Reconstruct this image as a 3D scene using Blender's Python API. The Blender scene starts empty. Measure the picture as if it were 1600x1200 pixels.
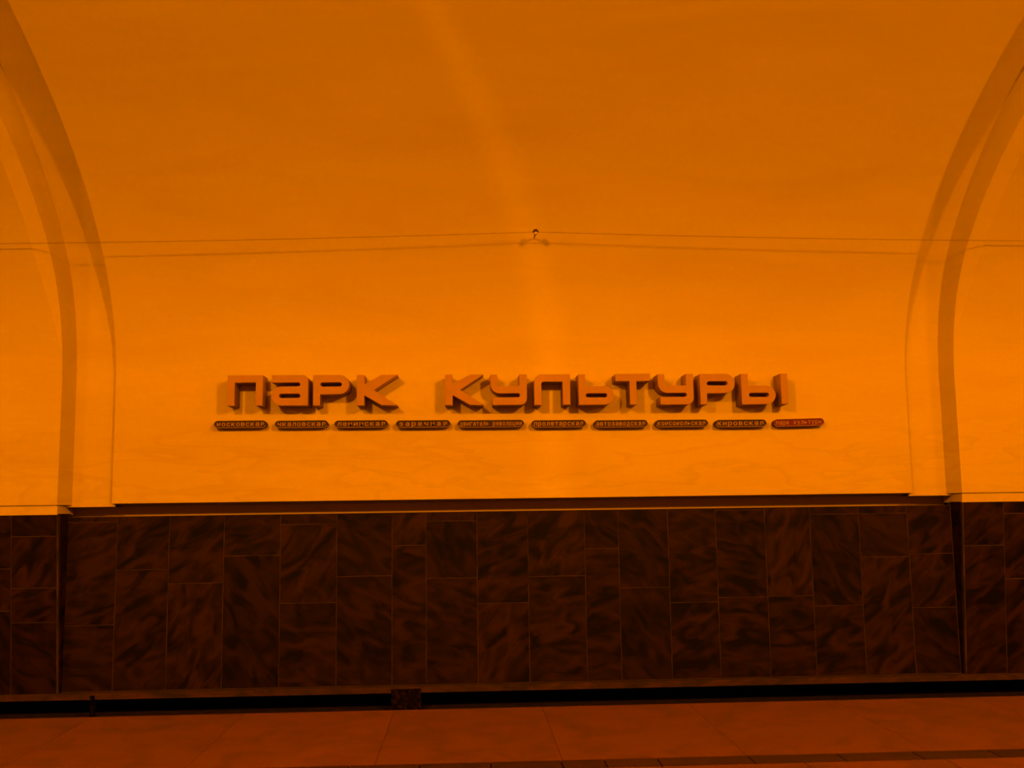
import bpy, bmesh, math, random
from mathutils import Vector, Matrix
random.seed(7)
C = bpy.context.scene.collection

# ------------------------------------------------------------------ camera
F = 1600.0                                    # focal length in pixels of a 1600x1200 frame
PITCH, YAW, ROLL = [math.radians(a) for a in (7.0, 2.6, -0.8)]
EYE = Vector((0, 0, 1.6))
fwd = Vector((math.sin(YAW)*math.cos(PITCH), math.cos(YAW)*math.cos(PITCH), math.sin(PITCH)))
rgt = Vector((math.cos(YAW), -math.sin(YAW), 0))
upv = rgt.cross(fwd)
r2 = math.cos(ROLL)*rgt + math.sin(ROLL)*upv
u2 = -math.sin(ROLL)*rgt + math.cos(ROLL)*upv
cam_d = bpy.data.cameras.new('camera'); cam_d.sensor_width = 36; cam_d.lens = F*36/1600
cam_d.clip_end = 200
cam = bpy.data.objects.new('camera', cam_d); C.objects.link(cam)
m = Matrix.Identity(4)
for i in range(3):
    m[i][0], m[i][1], m[i][2], m[i][3] = r2[i], u2[i], -fwd[i], EYE[i]
cam.matrix_world = m
bpy.context.scene.camera = cam

def ray(u, v): return (u-800)/F*r2 - (v-600)/F*u2 + fwd
def at(u, v, Y):  d = ray(u, v); return EYE + d*(Y/d.y)          # pixel on the wall plane y = Y
def atz(u, v, z): d = ray(u, v); return EYE + d*((z-EYE.z)/d.z)  # pixel on the floor z

# ------------------------------------------------------------------ world, lamps, exposure
sc = bpy.context.scene
sc.view_settings.view_transform = 'Standard'; sc.view_settings.look = 'None'
sc.view_settings.gamma = 1; sc.view_settings.use_curve_mapping = False
sc.view_settings.exposure = 0.0
w = bpy.data.worlds.new('world'); sc.world = w; w.use_nodes = True
w.node_tree.nodes['Background'].inputs[0].default_value = (1, .2, 0, 1)
w.node_tree.nodes['Background'].inputs[1].default_value = 0.0

LAMP_RGB = (1.0, 0.305, 0.0)
def lamp(x, y, z, energy, radius):
    l = bpy.data.lights.new('platform_or_streak_lamp', 'POINT'); l.color = LAMP_RGB; l.energy = energy
    l.shadow_soft_size = radius
    o = bpy.data.objects.new('platform_or_streak_lamp', l); o.location = (x, y, z); C.objects.link(o)
for x, e, rad in ((-13.2, 1900, .25), (-4.0, 5500, .16), (5.2, 6100, .28), (14.4, 2500, .25)):
    lamp(x, 0.0, 6.0, e, rad)

# ------------------------------------------------------------------ materials
def mat(name, base, rough=.7, var=0, scale=3.0, dark=None, bump=0, bscale=40, spec=.3, stretch=(1,1,1), detail=6, lo=.35, hi=.7, per_obj=False, metal=0, pv=.25, stain=0):
    mt = bpy.data.materials.new(name); mt.use_nodes = True
    nt = mt.node_tree; N = nt.nodes; L = nt.links
    b = N['Principled BSDF']; b.inputs['Roughness'].default_value = rough
    b.inputs['Specular IOR Level'].default_value = spec; b.inputs['Metallic'].default_value = metal
    b.inputs['Base Color'].default_value = (*base, 1)
    geo = N.new('ShaderNodeNewGeometry'); mp = N.new('ShaderNodeMapping'); mp.inputs['Scale'].default_value = stretch
    vec = geo.outputs['Position']
    if per_obj:
        oi = N.new('ShaderNodeObjectInfo')
        mul = N.new('ShaderNodeVectorMath'); mul.operation = 'SCALE'; mul.inputs[0].default_value = (37, 19, 53)
        L.new(oi.outputs['Random'], mul.inputs['Scale'])
        ad = N.new('ShaderNodeVectorMath'); L.new(vec, ad.inputs[0]); L.new(mul.outputs[0], ad.inputs[1]); vec = ad.outputs[0]
        rx = N.new('ShaderNodeMath'); rx.operation = 'MULTIPLY_ADD'; rx.inputs[1].default_value = 2.4; rx.inputs[2].default_value = -1.2
        L.new(oi.outputs['Random'], rx.inputs[0])
        rot = N.new('ShaderNodeVectorRotate'); rot.rotation_type = 'Y_AXIS'; L.new(vec, rot.inputs['Vector']); L.new(rx.outputs[0], rot.inputs['Angle']); vec = rot.outputs[0]
    L.new(vec, mp.inputs['Vector'])
    if dark is not None:
        n = N.new('ShaderNodeTexNoise'); n.inputs['Scale'].default_value = scale; n.inputs['Detail'].default_value = detail
        n.inputs['Distortion'].default_value = var
        L.new(mp.outputs[0], n.inputs['Vector'])
        cr = N.new('ShaderNodeValToRGB'); cr.color_ramp.elements[0].position = lo; cr.color_ramp.elements[1].position = hi
        cr.color_ramp.elements[0].color = (*dark, 1); cr.color_ramp.elements[1].color = (*base, 1)
        L.new(n.outputs['Fac'], cr.inputs[0]); L.new(cr.outputs[0], b.inputs['Base Color'])
        if per_obj:
            hs = N.new('ShaderNodeHueSaturation'); mr = N.new('ShaderNodeMapRange')
            mr.inputs['To Min'].default_value = 1-pv; mr.inputs['To Max'].default_value = 1+pv
            L.new(oi.outputs['Random'], mr.inputs['Value']); L.new(mr.outputs[0], hs.inputs['Value'])
            L.new(cr.outputs[0], hs.inputs['Color']); L.new(hs.outputs[0], b.inputs['Base Color'])
    if stain:
        col = b.inputs['Base Color'].links[0].from_socket
        ms = N.new('ShaderNodeMapping'); ms.inputs['Scale'].default_value = (.33, .33, 1.5); L.new(geo.outputs['Position'], ms.inputs['Vector'])
        ns = N.new('ShaderNodeTexNoise'); ns.inputs['Scale'].default_value = 2.6; ns.inputs['Detail'].default_value = 2; ns.inputs['Distortion'].default_value = .5
        L.new(ms.outputs[0], ns.inputs['Vector'])
        r1 = N.new('ShaderNodeValToRGB'); e = r1.color_ramp.elements        # tide lines: one edge sharp, one soft
        e[0].position = .40; e[0].color = (0, 0, 0, 1); e[1].position = .50; e[1].color = (1, 1, 1, 1); q = e.new(.515); q.color = (0, 0, 0, 1)
        L.new(ns.outputs['Fac'], r1.inputs[0])
        sx = N.new('ShaderNodeSeparateXYZ'); L.new(geo.outputs['Position'], sx.inputs[0])
        r2_ = N.new('ShaderNodeMapRange'); r2_.inputs['From Min'].default_value = 2.9; r2_.inputs['From Max'].default_value = 2.3; L.new(sx.outputs['Z'], r2_.inputs['Value'])
        mu = N.new('ShaderNodeMath'); mu.operation = 'MULTIPLY'; L.new(r1.outputs[0], mu.inputs[0]); L.new(r2_.outputs[0], mu.inputs[1])
        m2 = N.new('ShaderNodeMath'); m2.operation = 'MULTIPLY'; m2.inputs[1].default_value = stain; L.new(mu.outputs[0], m2.inputs[0])
        mx = N.new('ShaderNodeMix'); mx.data_type = 'RGBA'; mx.blend_type = 'MULTIPLY'; mx.inputs['B'].default_value = (.5, .38, .3, 1)
        L.new(m2.outputs[0], mx.inputs['Factor']); L.new(col, mx.inputs['A']); L.new(mx.outputs['Result'], b.inputs['Base Color'])
    if bump:
        n2 = N.new('ShaderNodeTexNoise'); n2.inputs['Scale'].default_value = bscale; n2.inputs['Detail'].default_value = 4
        L.new(mp.outputs[0], n2.inputs['Vector'])
        bp = N.new('ShaderNodeBump'); bp.inputs['Strength'].default_value = bump; bp.inputs['Distance'].default_value = .02
        L.new(n2.outputs['Fac'], bp.inputs['Height']); L.new(bp.outputs[0], b.inputs['Normal'])
    return mt
M = dict(
    plaster=mat('cream_plaster', (.36, .27, .17), .8, .6, 1.1, (.335, .245, .15), .12, 9, .15, (.35, 1, 1.6), 7, .3, .6, stain=.13),
    groove=mat('dark_groove', (.03, .02, .015), .9),
    strip=mat('shade_toned_plaster', (.22, .15, .09), .8),  # plaster darkened in colour to deepen the shade under the panel overhang
    marble=mat('dark_marble', (.0145, .0052, .0034), .6, 1.0, 3.6, (.0020, .0009, .0008), .05, 30, .05, (.8, 1, 1.8), 12, .36, .64, True),
    grout=mat('pale_grout', (.027, .011, .006), .9, 0, 3.5, (.009, .0036, .002), lo=.4, hi=.6),
    ledge=mat('dusty_concrete', (.035, .013, .007), .9, .5, 8, (.012, .006, .004), .4, 30, .2, (.5, 1, 1)),
    pit=mat('black_concrete', (.008, .006, .004), .95, .5, 5, (.004, .003, .002), .3, 20, .1),  # near-black concrete with faint mottling
    kerb=mat('trackside_concrete', (.016, .008, .004), .95, .5, 9, (.006, .003, .002), .4, 25, .1),
    darkblock=mat('dark_block', (.018, .006, .003), .8, .3, 26, (.0025, .001, .0008), .6, 40, .03, lo=.5, hi=.75),  # very dark concrete with paler specks
    granite=mat('red_granite', (.060, .0140, .008), .65, .8, 3.4, (.036, .0080, .005), .03, 60, .3, (1, 1, 1), 10, .28, .56, True, pv=.05),
    darkstone=mat('dark_stone_strip', (.019, .0065, .004), .6, .8, 5, (.012, .0045, .003), 0, 60, .1, (1, 1, 1), 6, .3, .7, True),
    joint=mat('floor_joint', (.045, .013, .008), .9),
    letter=mat('bronze_paint', (.225, .112, .06), .6, 0, 6, (.21, .102, .055), 0, 40, .3),
    plaque=mat('dark_plaque', (.017, .006, .004), .55, spec=.15),
    red=mat('red_plaque', (.075, .0060, .004), .55, spec=.12),
    rim=mat('rim_highlight', (.20, .11, .06), .4),  # paler tone for the highlight painted along the lower plaque rim
    text=mat('plaque_lettering', (.21, .11, .06), .6),
    wire=mat('steel_wire', (.10, .055, .03), .6),
    iron=mat('dark_iron', (.03, .009, .006), .5),
    pale=mat('pale_insulator', (.38, .26, .16), .5),
)

# ------------------------------------------------------------------ helpers
def link(name, verts, faces, mt, parent=None, smooth=False, mats=None, fm=None):
    me = bpy.data.meshes.new(name); me.from_pydata([tuple(v) for v in verts], [], faces); me.update()
    me.materials.append(M[mt])
    for x in (mats or []): me.materials.append(M[x])
    if fm: me.polygons.foreach_set('material_index', fm)
    if smooth: me.polygons.foreach_set('use_smooth', [True]*len(me.polygons))
    o = bpy.data.objects.new(name, me); C.objects.link(o)
    if parent: o.parent = parent
    return o
def struct(o, label, cat):
    o['kind'] = 'structure'; o['label'] = label; o['category'] = cat; return o
def tag(o, label, cat, group=None):
    o['label'] = label; o['category'] = cat
    if group: o['group'] = group
    return o
def box_geo(x0, x1, y0, y1, z0, z1):
    v = [(x, y, z) for x in (x0, x1) for y in (y0, y1) for z in (z0, z1)]
    f = [(0,1,3,2), (4,6,7,5), (0,4,5,1), (2,3,7,6), (0,2,6,4), (1,5,7,3)]
    return v, f
def box(name, x0, x1, y0, y1, z0, z1, mt, parent=None):
    return link(name, *box_geo(x0, x1, y0, y1, z0, z1), mt, parent)
def unit_slab(name, mt, bev=.004):
    """shared chamfered unit slab: x 0..1, z 0..1, front at y = -1"""
    me = bpy.data.meshes.new(name); bm = bmesh.new()
    vs = {}
    for y, i in ((0, 0), (-.92, 0), (-1, bev)):
        vs[y] = [bm.verts.new((x, y, z)) for x, z in ((i, i), (1-i, i), (1-i, 1-i), (i, 1-i))]
    bm.faces.new(vs[-1]); bm.faces.new(vs[0][::-1])
    for a, b in ((0, -.92), (-.92, -1)):
        for k in range(4):
            bm.faces.new((vs[a][k], vs[a][(k+1) % 4], vs[b][(k+1) % 4], vs[b][k]))
    bmesh.ops.recalc_face_normals(bm, faces=bm.faces); bm.to_mesh(me); bm.free(); me.materials.append(M[mt]); return me

# ------------------------------------------------------------------ the vaulted shell
YC, A, B, Z0 = 3.5, 8.70, 4.05, 3.12          # elliptical vault: centre line, half span, rise, springing height
XL, XR = -4.13, 5.37                          # side edges of the plaster panel that carries the sign
PL, PR = at(98, 570, 12.0).x, at(1490, 570, 12.0).x     # edges of the projecting piers
XEND0, XEND1 = -17.0, 18.0
NS = 240
def prof(o, i, zb):
    """point i of the wall-and-vault section, offset o towards the hall; i = 0..NS+12"""
    if i < 12: return (YC+A-o, zb+(Z0-zb)*i/12)
    if i <= 12+NS:
        t = math.pi*(i-12)/NS; return (YC+(A-o)*math.cos(t), Z0+(B-o)*math.sin(t))
    return (YC-A+o, Z0-(Z0+1.2)*(i-12-NS)/12)
NTOT = NS+24
SPLIT = next(i for i in range(13, NS) if prof(0, i, 1.7)[1] > 4.80)
def loft(cols, zb, i0, i1):
    """cols: list of ((xa, oa), (xb, ob)) strips whose x and o may be functions of the height z"""
    V, Fc = [], []
    val = lambda q, z: q(z) if callable(q) else q
    for ca, cb in cols:
        s = len(V)
        for i in range(i0, i1+1):
            z = prof(0, i, zb)[1]
            if i > 12+NS//2: z = 7
            for x, o in (ca, cb):
                y, zz = prof(val(o, z), i, zb); V.append((val(x, z), y, zz))
        for k in range(i1-i0):
            a = s+2*k; Fc.append((a, a+1, a+3, a+2))
    return V, Fc
def shell(name, cols, zb, i0, i1, extra=()):
    V, Fc = loft(cols, zb, i0, i1)
    for q in extra:
        s = len(V); V += list(q); Fc.append(tuple(range(s, s+len(q))))
    return link(name, V, Fc, 'plaster', smooth=True)

ZP = 1.735                                     # lower edge of the panel
panel_cols = [((XL, -.33), (XL, 0)), ((XL, 0), (XR, 0)), ((XR, 0), (XR, -.33))]
under = [[(XL, 12.2, ZP), (XR, 12.2, ZP), (XR, 12.59, ZP-.035), (XL, 12.59, ZP-.035)]]
struct(shell('wall_back', panel_cols, ZP, 0, SPLIT, under), 'cream plaster wall panel carrying the raised station name letters', 'wall')
struct(shell('ceiling', panel_cols, ZP, SPLIT, NTOT), 'cream plaster vault curving up above the thin wire', 'ceiling')
ZR = 1.70
def sm(z): t = min(1, max(0, (z-3.2)/1.5)); return t*t*(3-2*t)
deep = lambda z: -.06-.14*sm(z)-.04*sm(z-1.4)               # the band is cut deeper where it climbs the vault
for n, xa, xb, side in ((1, PL-.3, XL+.02, 0), (2, XR-.02, PR+.3, 0)):
    struct(shell('trim_%d' % n, [((xa, deep), (xb, deep))], ZR, 0, NTOT,
                 [[(xa, 12.26, ZR), (xb, 12.26, ZR), (xb, 12.59, ZR), (xa, 12.59, ZR)]]),
           ['recessed plaster band at the sign panel end with the first plaque', 'recessed plaster band at the sign panel end with the red plaque'][n-1], 'wall trim')
ZPI = 1.725
for name, px, xe, sg, lab in (('wall_left', PL, XEND0, -1, 'projecting plaster pier and arch beside the first plaque'), ('wall_right', PR, XEND1, 1, 'projecting plaster pier and arch beside the red plaque')):
    ch = lambda z, px=px, sg=sg: px+sg*.14*sm(z)
    co = lambda z: .2-.10*sm(z)
    cols = [((xe, .2), (ch, .2)), ((ch, .2), (px, co)), ((px, co), (px-sg*.07, lambda z: deep(z)-.005))]
    struct(shell(name, cols, ZPI, 0, NTOT, [[(xe, 12.0, ZPI), (px, 12.0, ZPI), (px, 12.4, ZPI), (xe, 12.4, ZPI)]]), lab, 'wall')
# ------------------------------------------------------------------ strips between plaster and marble
ZM, ZMB = 1.585, -0.405                        # marble top and bottom in the recess
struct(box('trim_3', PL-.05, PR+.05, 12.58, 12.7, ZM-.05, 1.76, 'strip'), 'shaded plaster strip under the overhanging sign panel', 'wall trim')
for n, px, xe, lab in ((4, PL, XEND0, 'bright plaster strip above the marble beside the first plaque'), (5, PR, XEND1, 'bright plaster strip above the marble beside the red plaque')):
    x0, x1 = min(px, xe), max(px, xe)
    struct(box('trim_%d' % n, x0, x1, 12.012, 12.5, 1.615, 1.716, 'plaster'), lab, 'wall trim')
    struct(box('trim_%d' % (n+2), x0+(.03 if px>0 else 0), x1-(.03 if px<0 else 0), 12.03, 12.5, 1.700, 1.735, 'groove'), lab.replace('bright plaster strip', 'thin dark groove line'), 'wall trim')

# ------------------------------------------------------------------ marble cladding
slab_me = unit_slab('marble_slab', 'marble')
def slab(parent, x0, x1, z0, z1, y, gap=.0045, tilt=0.0, piv=None, th=.03):
    o = bpy.data.objects.new('marble_slab', slab_me); C.objects.link(o); o.parent = parent
    o.scale = (x1-x0-2*gap, th, z1-z0-2*gap)
    if piv is None: o.location = (x0+gap, y+th, z0+gap)
    else:                                     # inclined plane: piv = (y at bottom, z bottom)
        o.location = (x0+gap, piv[0]-(z0+gap-piv[1])*math.tan(tilt)+th, z0+gap); o.rotation_euler = (tilt, 0, 0)
    return o
YM = 12.30
wl = struct(box('wall_lower', PL-.2, PR+.2, YM+.004, YM+.2, ZMB, ZM, 'grout'), 'dark marble slab wall below the sign, between the two piers', 'wall')
cols = [(105, 98), (181.5, 178), (264, 260), (349.5, 347), (437, 437), (525.5, 526), (612.5, 612.5), (665, 667), (744.5, 748),
        (823, 829.5), (912, 919), (965.5, 972), (1043, 1051), (1118, 1127), (1194, 1206), (1265.5, 1277), (1339.6, 1357), (1418, 1432), (1484, 1504)]
rows = [[816, 977], [890], [911], [868], [819, 942], [900], [852], [814, 903], [942], [900], [857], [918], [941], [797, 933], [931], [803, 946], [802, 870], [865, 949]]
xs = [(at(a, 805, YM).x + at(b, 1060, YM).x)/2 for a, b in cols]
for k in range(len(rows)):
    um = (cols[k][0]+cols[k+1][0])/2
    zs = [ZM] + [at(um, v, YM).z for v in rows[k]] + [ZMB]
    zs = [z for z in zs if z <= ZM]
    for a, b in zip(zs, zs[1:]):
        if a-b > .02: slab(wl, xs[k], xs[k+1], b, a, YM)
XML, XMR = xs[0], xs[-1]
# piers: fronts lean out towards the top
PYT, PYB, PZT, PZB = 12.02, 12.215, 1.625, -0.415
tilt = math.atan2(PYB-PYT, PZT-PZB)
for name, px, xe, cs, rw, lab in (
    ('wall_lower_left', at(91, 800, PYT).x, XEND0, [18, -62, -140], [[837, 918, 972], [887, 953], [850, 960]], 'mottled dark marble slab pier face beside the first plaque'),
    ('wall_lower_right', at(1503.5, 783, PYT).x, XEND1, [1571, 1640, 1710], [[851], [802, 904], [870]], 'dark marble slab pier face beside the red plaque')):
    sg = -1 if xe < 0 else 1
    e = .004
    V = [(px, PYT+e, PZT), (px, PYB+e, PZB), (px, YM+.1, PZB), (px, YM+.1, PZT), (xe, PYT+e, PZT), (xe, PYB+e, PZB), (xe, YM+.1, PZB), (xe, YM+.1, PZT)]
    par = struct(link(name, V, [(0,1,5,4), (0,3,2,1), (0,4,7,3), (1,2,6,5), (4,5,6,7)], 'grout'), lab, 'wall')
    edges = [px] + [at(u, 900, 12.1).x for u in cs]
    while abs(edges[-1]-xe) > .7: edges.append(edges[-1]+sg*.6)
    edges.append(xe)
    for k in range(len(edges)-1):
        x0, x1 = sorted(edges[k:k+2])
        if k == 0: x0, x1 = (x0, x1-.014) if sg < 0 else (x0+.014, x1)
        rr = rw[k] if k < len(rw) else [860+random.uniform(-30, 30), 960]
        zs = [PZT] + [at(90 if sg < 0 else 1540, v, 12.1).z for v in rr] + [PZB]
        for a, b in zip(zs, zs[1:]): slab(par, x0, x1, b, a, 0, tilt=tilt, piv=(PYB, PZB))
    # return face of the pier, a wedge of dark marble
    t = .012*-sg
    V = [(px+t, PYT+.03, PZT), (px+t, PYB+.03, PZB), (px+t, YM, PZB), (px+t, YM, PZT), (px, PYT+.03, PZT), (px, PYB+.03, PZB), (px, YM, PZB), (px, YM, PZT)]
    zc = [PZT, .95, .1, PZB]
    for a, b in zip(zc, zc[1:]):
        q = lambda z: PYB+(PYT-PYB)*(z-PZB)/(PZT-PZB)+.028
        a2, b2 = a-.003, b+.003
        V = [(px+d, y, z) for d in (0, t) for y, z in ((q(a2), a2), (q(b2), b2), (YM+.01, b2), (YM+.01, a2))]
        link('marble_slab', V, [(0,1,2,3), (4,7,6,5), (0,4,5,1), (1,5,6,2), (2,6,7,3), (3,7,4,0)], 'marble', par)

# ------------------------------------------------------------------ below the marble
struct(box('baseboard_back', XEND0, XEND1, 12.17, 12.5, -.475, -.405, 'ledge'), 'dusty concrete ledge running under the dark marble wall', 'ledge')
struct(box('wall_pit', XEND0, XEND1, 13.1, 13.3, -1.2, -.45, 'pit'), 'near-black wall of the dark gap under the marble', 'wall')
struct(box('floor_trackside', XEND0, XEND1, 12.0, 13.1, -1.2, -.685, 'kerb'), 'dirty concrete kerb seen beyond the platform edge', 'kerb')
struct(box('floor_trackbed', XEND0, XEND1, 8.5, 12.0, -1.3, -1.2, 'kerb'), 'trackbed floor below the platform edge', 'floor')

# ------------------------------------------------------------------ platform
EDGE = 8.60
fl = struct(box('floor', XEND0, XEND1, -1.5, EDGE, -1.2, -.02, 'joint'), 'red granite platform floor with a dark stone border strip', 'floor')
struct(box('floor_trackbed_rear', XEND0, XEND1, YC-A-.3, -1.5, -1.3, -1.2, 'kerb'), 'trackbed behind the platform', 'floor')
def unit_paver(name, mt):
    me = bpy.data.meshes.new(name); v, f = box_geo(0, 1, 0, 1, 0, 1); me.from_pydata(v, [], f); me.update(); me.materials.append(M[mt]); return me
pav, dk = unit_paver('granite_slab', 'granite'), unit_paver('border_tile', 'darkstone')
def paver(me, name, x0, x1, y0, y1, g=.003, dz=0):
    o = bpy.data.objects.new(name, me); C.objects.link(o); o.parent = fl
    o.location = (x0+g, y0+g, -.02); o.scale = (x1-x0-2*g, y1-y0-2*g, .02+dz)
x = -9.0
while x < 10: paver(pav, 'granite_slab', x, x+1.2, 6.80, EDGE, .0015); x += 1.2
x = -6.0; tx = sorted([atz(u, 1190, 0).x for u in (877, 945, 1030, 1178, 1325)])
e = [tx[0]-.45*k for k in range(14, 0, -1)] + tx + [tx[-1]+.5*k for k in range(1, 12)]
for a, b in zip(e, e[1:]): paver(dk, 'border_tile', a, b, 6.58, 6.80, .005)
x = -6.0
while x < 7: paver(pav, 'granite_slab', x, x+.9, 5.7, 6.58, .003); paver(pav, 'granite_slab', x+.45, x+1.35, 4.8, 5.7, .003); x += .9

# ------------------------------------------------------------------ pit supports
def rough_post(name, u0, u1, depth, lab, seed):
    rnd = random.Random(seed)
    x0, x1 = at(u0, 1095, 12.2).x, at(u1, 1095, 12.2).x
    bm = bmesh.new(); n, mz = 8, 7
    zt, zb = -.43, -.69
    g = {}
    for i in range(n+1):
        for j in range(mz+1):
            s = i/n; t = j/mz
            g[i, j] = bm.verts.new((x0+(x1-x0)*s+rnd.uniform(-.006, .006), 12.15+rnd.uniform(-.018, .018), zt+(zb-zt)*t))
    for i in range(n):
        for j in range(mz): bm.faces.new((g[i, j], g[i, j+1], g[i+1, j+1], g[i+1, j]))
    ext = bmesh.ops.extrude_face_region(bm, geom=bm.faces[:])
    for v in ext['geom']:
        if isinstance(v, bmesh.types.BMVert): v.co.y = 12.15+depth
    bmesh.ops.recalc_face_normals(bm, faces=bm.faces)
    me = bpy.data.meshes.new(name); bm.to_mesh(me); bm.free(); me.materials.append(M['darkblock'])
    o = bpy.data.objects.new(name, me); C.objects.link(o); return tag(o, lab, 'support')
rough_post('concrete_support', 612, 658, .5, 'rough dark concrete block filling the gap under the marble ledge', 3)
rough_post('concrete_post', 143, 149, .06, 'thin dark post in the gap under the marble ledge', 5)

# ------------------------------------------------------------------ slotted box and light added to cast the wall streak (outside the frame)
LX, LY, LZ = -4.0, 0.0, 6.35
ang = math.atan2(1.02-LX, 12.2-LY)            # slot looks along this direction
root = bpy.data.objects.new('streak_slot_box', None); C.objects.link(root); root.location = (LX, LY, LZ); root.rotation_euler = (0, 0, -ang)
tag(root, 'added slotted box casting the bright wall streak, outside the frame', 'light helper')
g, h = .0015, .12
for x0, x1, y0, y1, z0, z1 in ((-h, -g, h-.01, h, -h, h), (g, h, h-.01, h, -h, h), (-h, h, -h, -h+.01, -h, h), (-h-.01, -h, -h, h, -h, h), (h, h+.01, -h, h, -h, h), (-h, h, -h, h, h, h+.01), (-h, h, -h, h, -h-.01, -h)):
    box('slot_box_plate', x0, x1, y0, y1, z0, z1, 'pit', root)
lamp(LX, LY, LZ, 2000, .0014)  # extra light inside the slotted box, added only for the streak

# ------------------------------------------------------------------ station name letters
def arc(cx, cy, r, a0, a1, n=8):
    return [(cx+r*math.cos(math.radians(a0+(a1-a0)*k/n)), cy+r*math.sin(math.radians(a0+(a1-a0)*k/n))) for k in range(n+1)]
def slot(x0, x1, y0, y1):
    r = (y1-y0)/2; return arc(x0+r, y0+r, r, 270, 90, 8) + arc(x1-r, y0+r, r, 90, -90, 8)
def g_pe():  return 116, [[(0,0), (24,0), (24,76), (93,76), (93,0), (116,0), (116,100), (0,100)]], []
def g_a():
    o = [(119,0)] + arc(101, 82, 18, 0, 90) + [(0,100), (0,75.6)] + arc(86.7, 69.3, 6.3, 90, -90) + arc(31.5, 31.5, 31.5, 90, 270, 14)
    return 119, [o], [slot(24, 93.5, 25, 39)]
def g_er():
    o = [(0,0), (23,0), (23,36.6)] + arc(86.3, 68.3, 31.7, -90, 90, 14) + [(0,100)]
    return 118, [o], [slot(23.5, 93.5, 62, 75.6)]
def g_ka(w): return w, [[(0,0), (25,0), (25,33), (82,0), (w,0), (w-78,50.5), (w,100), (82,100), (25,69.5), (25,100), (0,100)]], []
def g_u():
    o = [(8,0)] + arc(99, 22, 22, -90, 0) + [(121,100), (96,100), (96,62), (24,62), (24,100), (1,100)] + arc(32, 69, 31, 180, 270, 10) + arc(91.5, 31.5, 6.5, 90, -90) + [(8,25)]
    return 121, [o], []
def g_el():
    o = [(0,0), (24,0)] + arc(32, 68, 8, 180, 90, 6) + [(94,76), (94,0), (119,0), (119,100)] + arc(25, 75, 25, 90, 180, 8)
    return 119, [o], []
def g_soft(w=116):
    o = [(0,0)] + arc(w-30.5, 30.5, 30.5, -90, 90, 14) + [(22.5,61), (22.5,100), (0,100)]
    return w, [o], [slot(24, w-22, 24, 37.5)]
def g_te():  return 114, [[(46,0), (69,0), (69,77), (114,77), (114,101), (0,101), (0,77), (46,77)]], []
def g_yery():
    w, o, h = g_soft(112); return 152, o+[[(130,0), (152,0), (152,100), (130,100)]], h
Y_FRONT, Y_WALL = 11.915, 12.205
def fill_letter(name, outer, holes, s, depth):
    """outline in units of 1/100 letter height -> solid with a small edge bevel"""
    cu = bpy.data.curves.new(name, 'CURVE'); cu.dimensions = '2D'; cu.fill_mode = 'BOTH'
    for pl in outer+holes:
        sp = cu.splines.new('POLY'); sp.points.add(len(pl)-1); sp.use_cyclic_u = True
        for p, (a, b) in zip(sp.points, pl): p.co = (a*s, b*s, 0, 1)
    bv = .003
    cu.extrude = depth/2-bv; cu.bevel_depth = bv; cu.bevel_resolution = 1; cu.offset = -bv
    tmp = bpy.data.objects.new('tmp', cu); C.objects.link(tmp)
    dg = bpy.context.evaluated_depsgraph_get()
    me = bpy.data.meshes.new_from_object(tmp.evaluated_get(dg)); me.name = name
    bpy.data.objects.remove(tmp); bpy.data.curves.remove(cu)
    # curve plane (x, y) -> wall plane (x, z), front towards -y
    me.transform(Matrix(((1,0,0,0), (0,0,-1,depth/2), (0,1,0,0), (0,0,0,1))))
    return me
LET = [('П', g_pe(), 354.8, 410, 'first letter of the shorter word'), ('А', g_a(), 424, 481, 'second letter of the shorter word'),
       ('Р', g_er(), 488.9, 545.5, 'third letter of the shorter word'), ('К', g_ka(134), 557.3, 621, 'last letter of the shorter word'),
       ('К', g_ka(127), 695.5, 756, 'first letter of the longer word'), ('У', g_u(), 766, 823.7, 'after the second К'),
       ('Л', g_el(), 835, 891.5, 'rounded at its top corner'), ('Ь', g_soft(), 904.5, 959.7, 'soft sign between Л and Т'),
       ('Т', g_te(), 962.5, 1017, 'after the soft sign'), ('У', g_u(), 1028.5, 1084.5, 'between Т and Р'),
       ('Р', g_er(), 1094.9, 1149.5, 'before the final letter'), ('Ы', g_yery(), 1159.6, 1232, 'last letter of the longer word')]
for ch, (wd, outer, holes), u0, u1, where in LET:
    vb = 634.3 - 2.6*(u0-354)/870
    p0, p1 = at(u0, vb, Y_FRONT), at(u1, vb, Y_FRONT); pt = at(u0, vb-47.8, Y_FRONT)
    s = (pt.z-p0.z)/100
    me = fill_letter('sign_letter', outer, holes, s, Y_WALL-Y_FRONT); me.materials.clear(); me.materials.append(M['letter'])
    o = bpy.data.objects.new('sign_letter', me); C.objects.link(o)
    o.location = (p0.x, Y_FRONT, p0.z); o.scale = ((p1.x-p0.x)/(wd*s), 1, 1)
    tag(o, 'deep bronze block letter %s, %s' % (ch, where), 'letter', 'raised station name letters on the wall')

def tube(name, pts, rad, mt, parent=None, n=8):
    V, Fc = [], []
    for i, p in enumerate(pts):
        d = (Vector(pts[min(i+1, len(pts)-1)])-Vector(pts[max(i-1, 0)])).normalized()
        s = d.cross(Vector((0, 0, 1)))
        s = s.normalized() if s.length > .01 else Vector((1, 0, 0)); t = s.cross(d)
        for k in range(n):
            q = Vector(p)+rad*(math.cos(2*math.pi*k/n)*s+math.sin(2*math.pi*k/n)*t); V.append(q)
    for i in range(len(pts)-1):
        for k in range(n): Fc.append((i*n+k, i*n+(k+1) % n, (i+1)*n+(k+1) % n, (i+1)*n+k))
    Fc.append(tuple(range(n))); Fc.append(tuple(range((len(pts)-1)*n, len(pts)*n))[::-1])
    return link(name, V, Fc, mt, parent, smooth=True)
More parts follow.
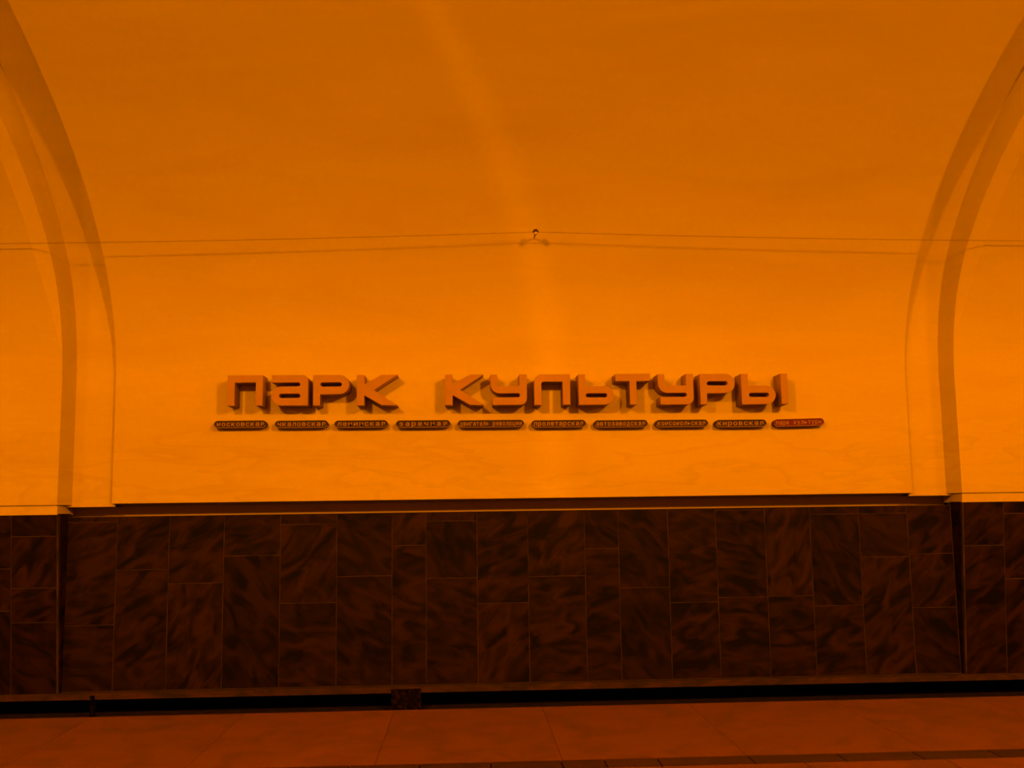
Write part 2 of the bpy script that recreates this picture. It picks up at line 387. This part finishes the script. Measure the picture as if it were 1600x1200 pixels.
# ------------------------------------------------------------------ line plaques
def text_mesh(txt, width, height):
    """characters spread evenly over the plaque, one flat mesh"""
    V, Fc = [], []
    n = len(txt); pitch = width/n
    for k, c in enumerate(txt):
        if c == ' ': continue
        cu = bpy.data.curves.new('t', 'FONT'); cu.body = c; cu.size = 1; cu.extrude = 0; cu.resolution_u = 2
        cu.offset = .012
        tmp = bpy.data.objects.new('t', cu); C.objects.link(tmp)
        dg = bpy.context.evaluated_depsgraph_get()
        me = bpy.data.meshes.new_from_object(tmp.evaluated_get(dg))
        bpy.data.objects.remove(tmp); bpy.data.curves.remove(cu)
        if len(me.vertices):
            x0 = min(v.co.x for v in me.vertices); x1 = max(v.co.x for v in me.vertices)
            xh = .55; sc_ = height/xh; wc = (x1-x0)*sc_; fx = min(1.25, pitch*.74/wc)
            b = len(V); cx = -width/2+pitch*(k+.5)
            V += [(cx+(v.co.x-(x0+x1)/2)*sc_*fx, 0, v.co.y*sc_-height/2) for v in me.vertices]
            Fc += [tuple(b+i for i in p.vertices) for p in me.polygons]
        bpy.data.meshes.remove(me)
    return V, Fc
def stadium(w, h, n=10):
    r = h/2; return arc(w/2-r, 0, r, -90, 90, n)+arc(-w/2+r, 0, r, 90, 270, n)
def ring_prism(pl_out, pl_in, y0, y1):
    n = len(pl_out); V = []
    for pl, y in ((pl_out, y0), (pl_in, y0), (pl_in, y1), (pl_out, y1)): V += [(a, y, b) for a, b in pl]
    Fc = []
    for q in range(4):
        for k in range(n):
            a, b = q*n+k, q*n+(k+1) % n; c, d = ((q+1) % 4)*n+(k+1) % n, ((q+1) % 4)*n+k
            Fc.append((a, b, c, d))
    return V, Fc
PLQ = [('московская', 334.4, 416.6, 657.3), ('чкаловская', 429.4, 512.4, 657.1), ('ленинская', 522.5, 606, 656.8), ('заречная', 618.5, 703.6, 656.7),
       ('двигатель революции', 715, 818.8, 656.4), ('пролетарская', 830.4, 915.4, 656.4), ('автозаводская', 927.8, 1011.9, 656.4),
       ('комсомольская', 1023.8, 1106.2, 655.9), ('кировская', 1117, 1197.6, 655.8), ('парк культуры', 1208.7, 1287.5, 654.4)]
YP = 12.105
for k, (txt, u0, u1, vt) in enumerate(PLQ):
    a, b = at(u0, vt+6, YP), at(u1, vt+6, YP); h = at(u0, vt, YP).z-at(u0, vt+11.8, YP).z; wd = b.x-a.x
    cz = at((u0+u1)/2, vt+5.9, YP).z
    red = k == 9
    root = bpy.data.objects.new('station_plaque', None); C.objects.link(root); root.location = ((a.x+b.x)/2, YP, cz)
    root.empty_display_size = .05
    if red: root.rotation_euler = (0, -.018, 0)
    lab = 'narrow red rounded plaque reading %s' % txt.upper() if red else 'narrow dark rounded plaque reading %s, %s the red plaque' % (txt.upper(), ('ninth from', 'eighth from', 'seventh from', 'sixth from', 'longest of the row, fifth from', 'fourth from', 'third from', 'second from', 'right beside')[k])
    tag(root, lab, 'sign', 'row of line plaques under the name')
    r = stadium(wd-.004, h-.004); n = len(r); dep = Y_WALL-YP
    V = [(p, .004, q) for p, q in r]+[(p, dep, q) for p, q in r]
    link('body', V, [tuple(range(n)), tuple(range(2*n-1, n-1, -1))]+[(i, i+n, (i+1) % n+n, (i+1) % n) for i in range(n)], 'red' if red else 'plaque', root)
    link('rim', *ring_prism(stadium(wd, h), stadium(wd-.008, h-.008), -.003, .012), 'red' if red else 'plaque', root)
    lo = arc(-wd/2+h/2, 0, h/2-.006, 195, 270, 6)+arc(wd/2-h/2, 0, h/2-.006, 270, 340, 6)
    tube('highlight_tube', [(p, -.003, q) for p, q in lo], .0042, 'rim', root, 6)  # paler tube stands in for the highlight on the lower rim
    tv, tf = text_mesh(txt, wd-.05, h*.46)
    tv = [(p, .0022, q+.002) for p, y, q in tv]
    link('lettering', tv, tf, 'text', root)['kind'] = 'stuff'

# ------------------------------------------------------------------ wire and its hook
YW = 11.22
hk = at(837, 362.5, YW)
root = bpy.data.objects.new('wire_hook', None); C.objects.link(root); root.location = hk; root.empty_display_size = .05
tag(root, 'small dark hook holding the thin wire above the sign', 'hook')
tube('rod', [(0, .03, 0), (0, .34, .0)], .009, 'plaster', root)
cap = [(0, 0, .034), (.018, 0, .030), (.031, 0, .016), (.036, 0, 0), (.034, 0, -.006)]
V, Fc = [], []
for rr, _, zz in cap:
    for k in range(14): V.append((rr*math.cos(k*math.pi/7), rr*math.sin(k*math.pi/7), zz))
for i in range(len(cap)-1):
    for k in range(14): Fc.append((i*14+k, i*14+(k+1) % 14, (i+1)*14+(k+1) % 14, (i+1)*14+k))
Fc.append(tuple(range(4*14, 5*14)))
link('cap', V, Fc, 'iron', root, smooth=True)
V, Fc = [], []
for i in range(9):
    ph = math.pi*i/8
    for k in range(12):
        V.append((.026*math.sin(ph)*math.cos(k*math.pi/6), .03*math.sin(ph)*math.sin(k*math.pi/6), -.012+.022*math.cos(ph)))
for i in range(8):
    for k in range(12): Fc.append((i*12+k, i*12+(k+1) % 12, (i+1)*12+(k+1) % 12, (i+1)*12+k))
link('insulator', V, Fc, 'pale', root, smooth=True)
wl_, wr_ = at(-140, 382, YW), at(1760, 377, YW)
pts = []
for a, b in ((wl_, hk), (hk, wr_)):
    for k in range(12 if b is hk else 13):
        t = k/12; p = a.lerp(b, t); p.z -= .05*4*t*(1-t)*.5; pts.append(tuple(p))
tag(tube('steel_wire', pts, .0028, 'wire', None, 6), 'thin wire strung along the plaster wall above the sign', 'wire')
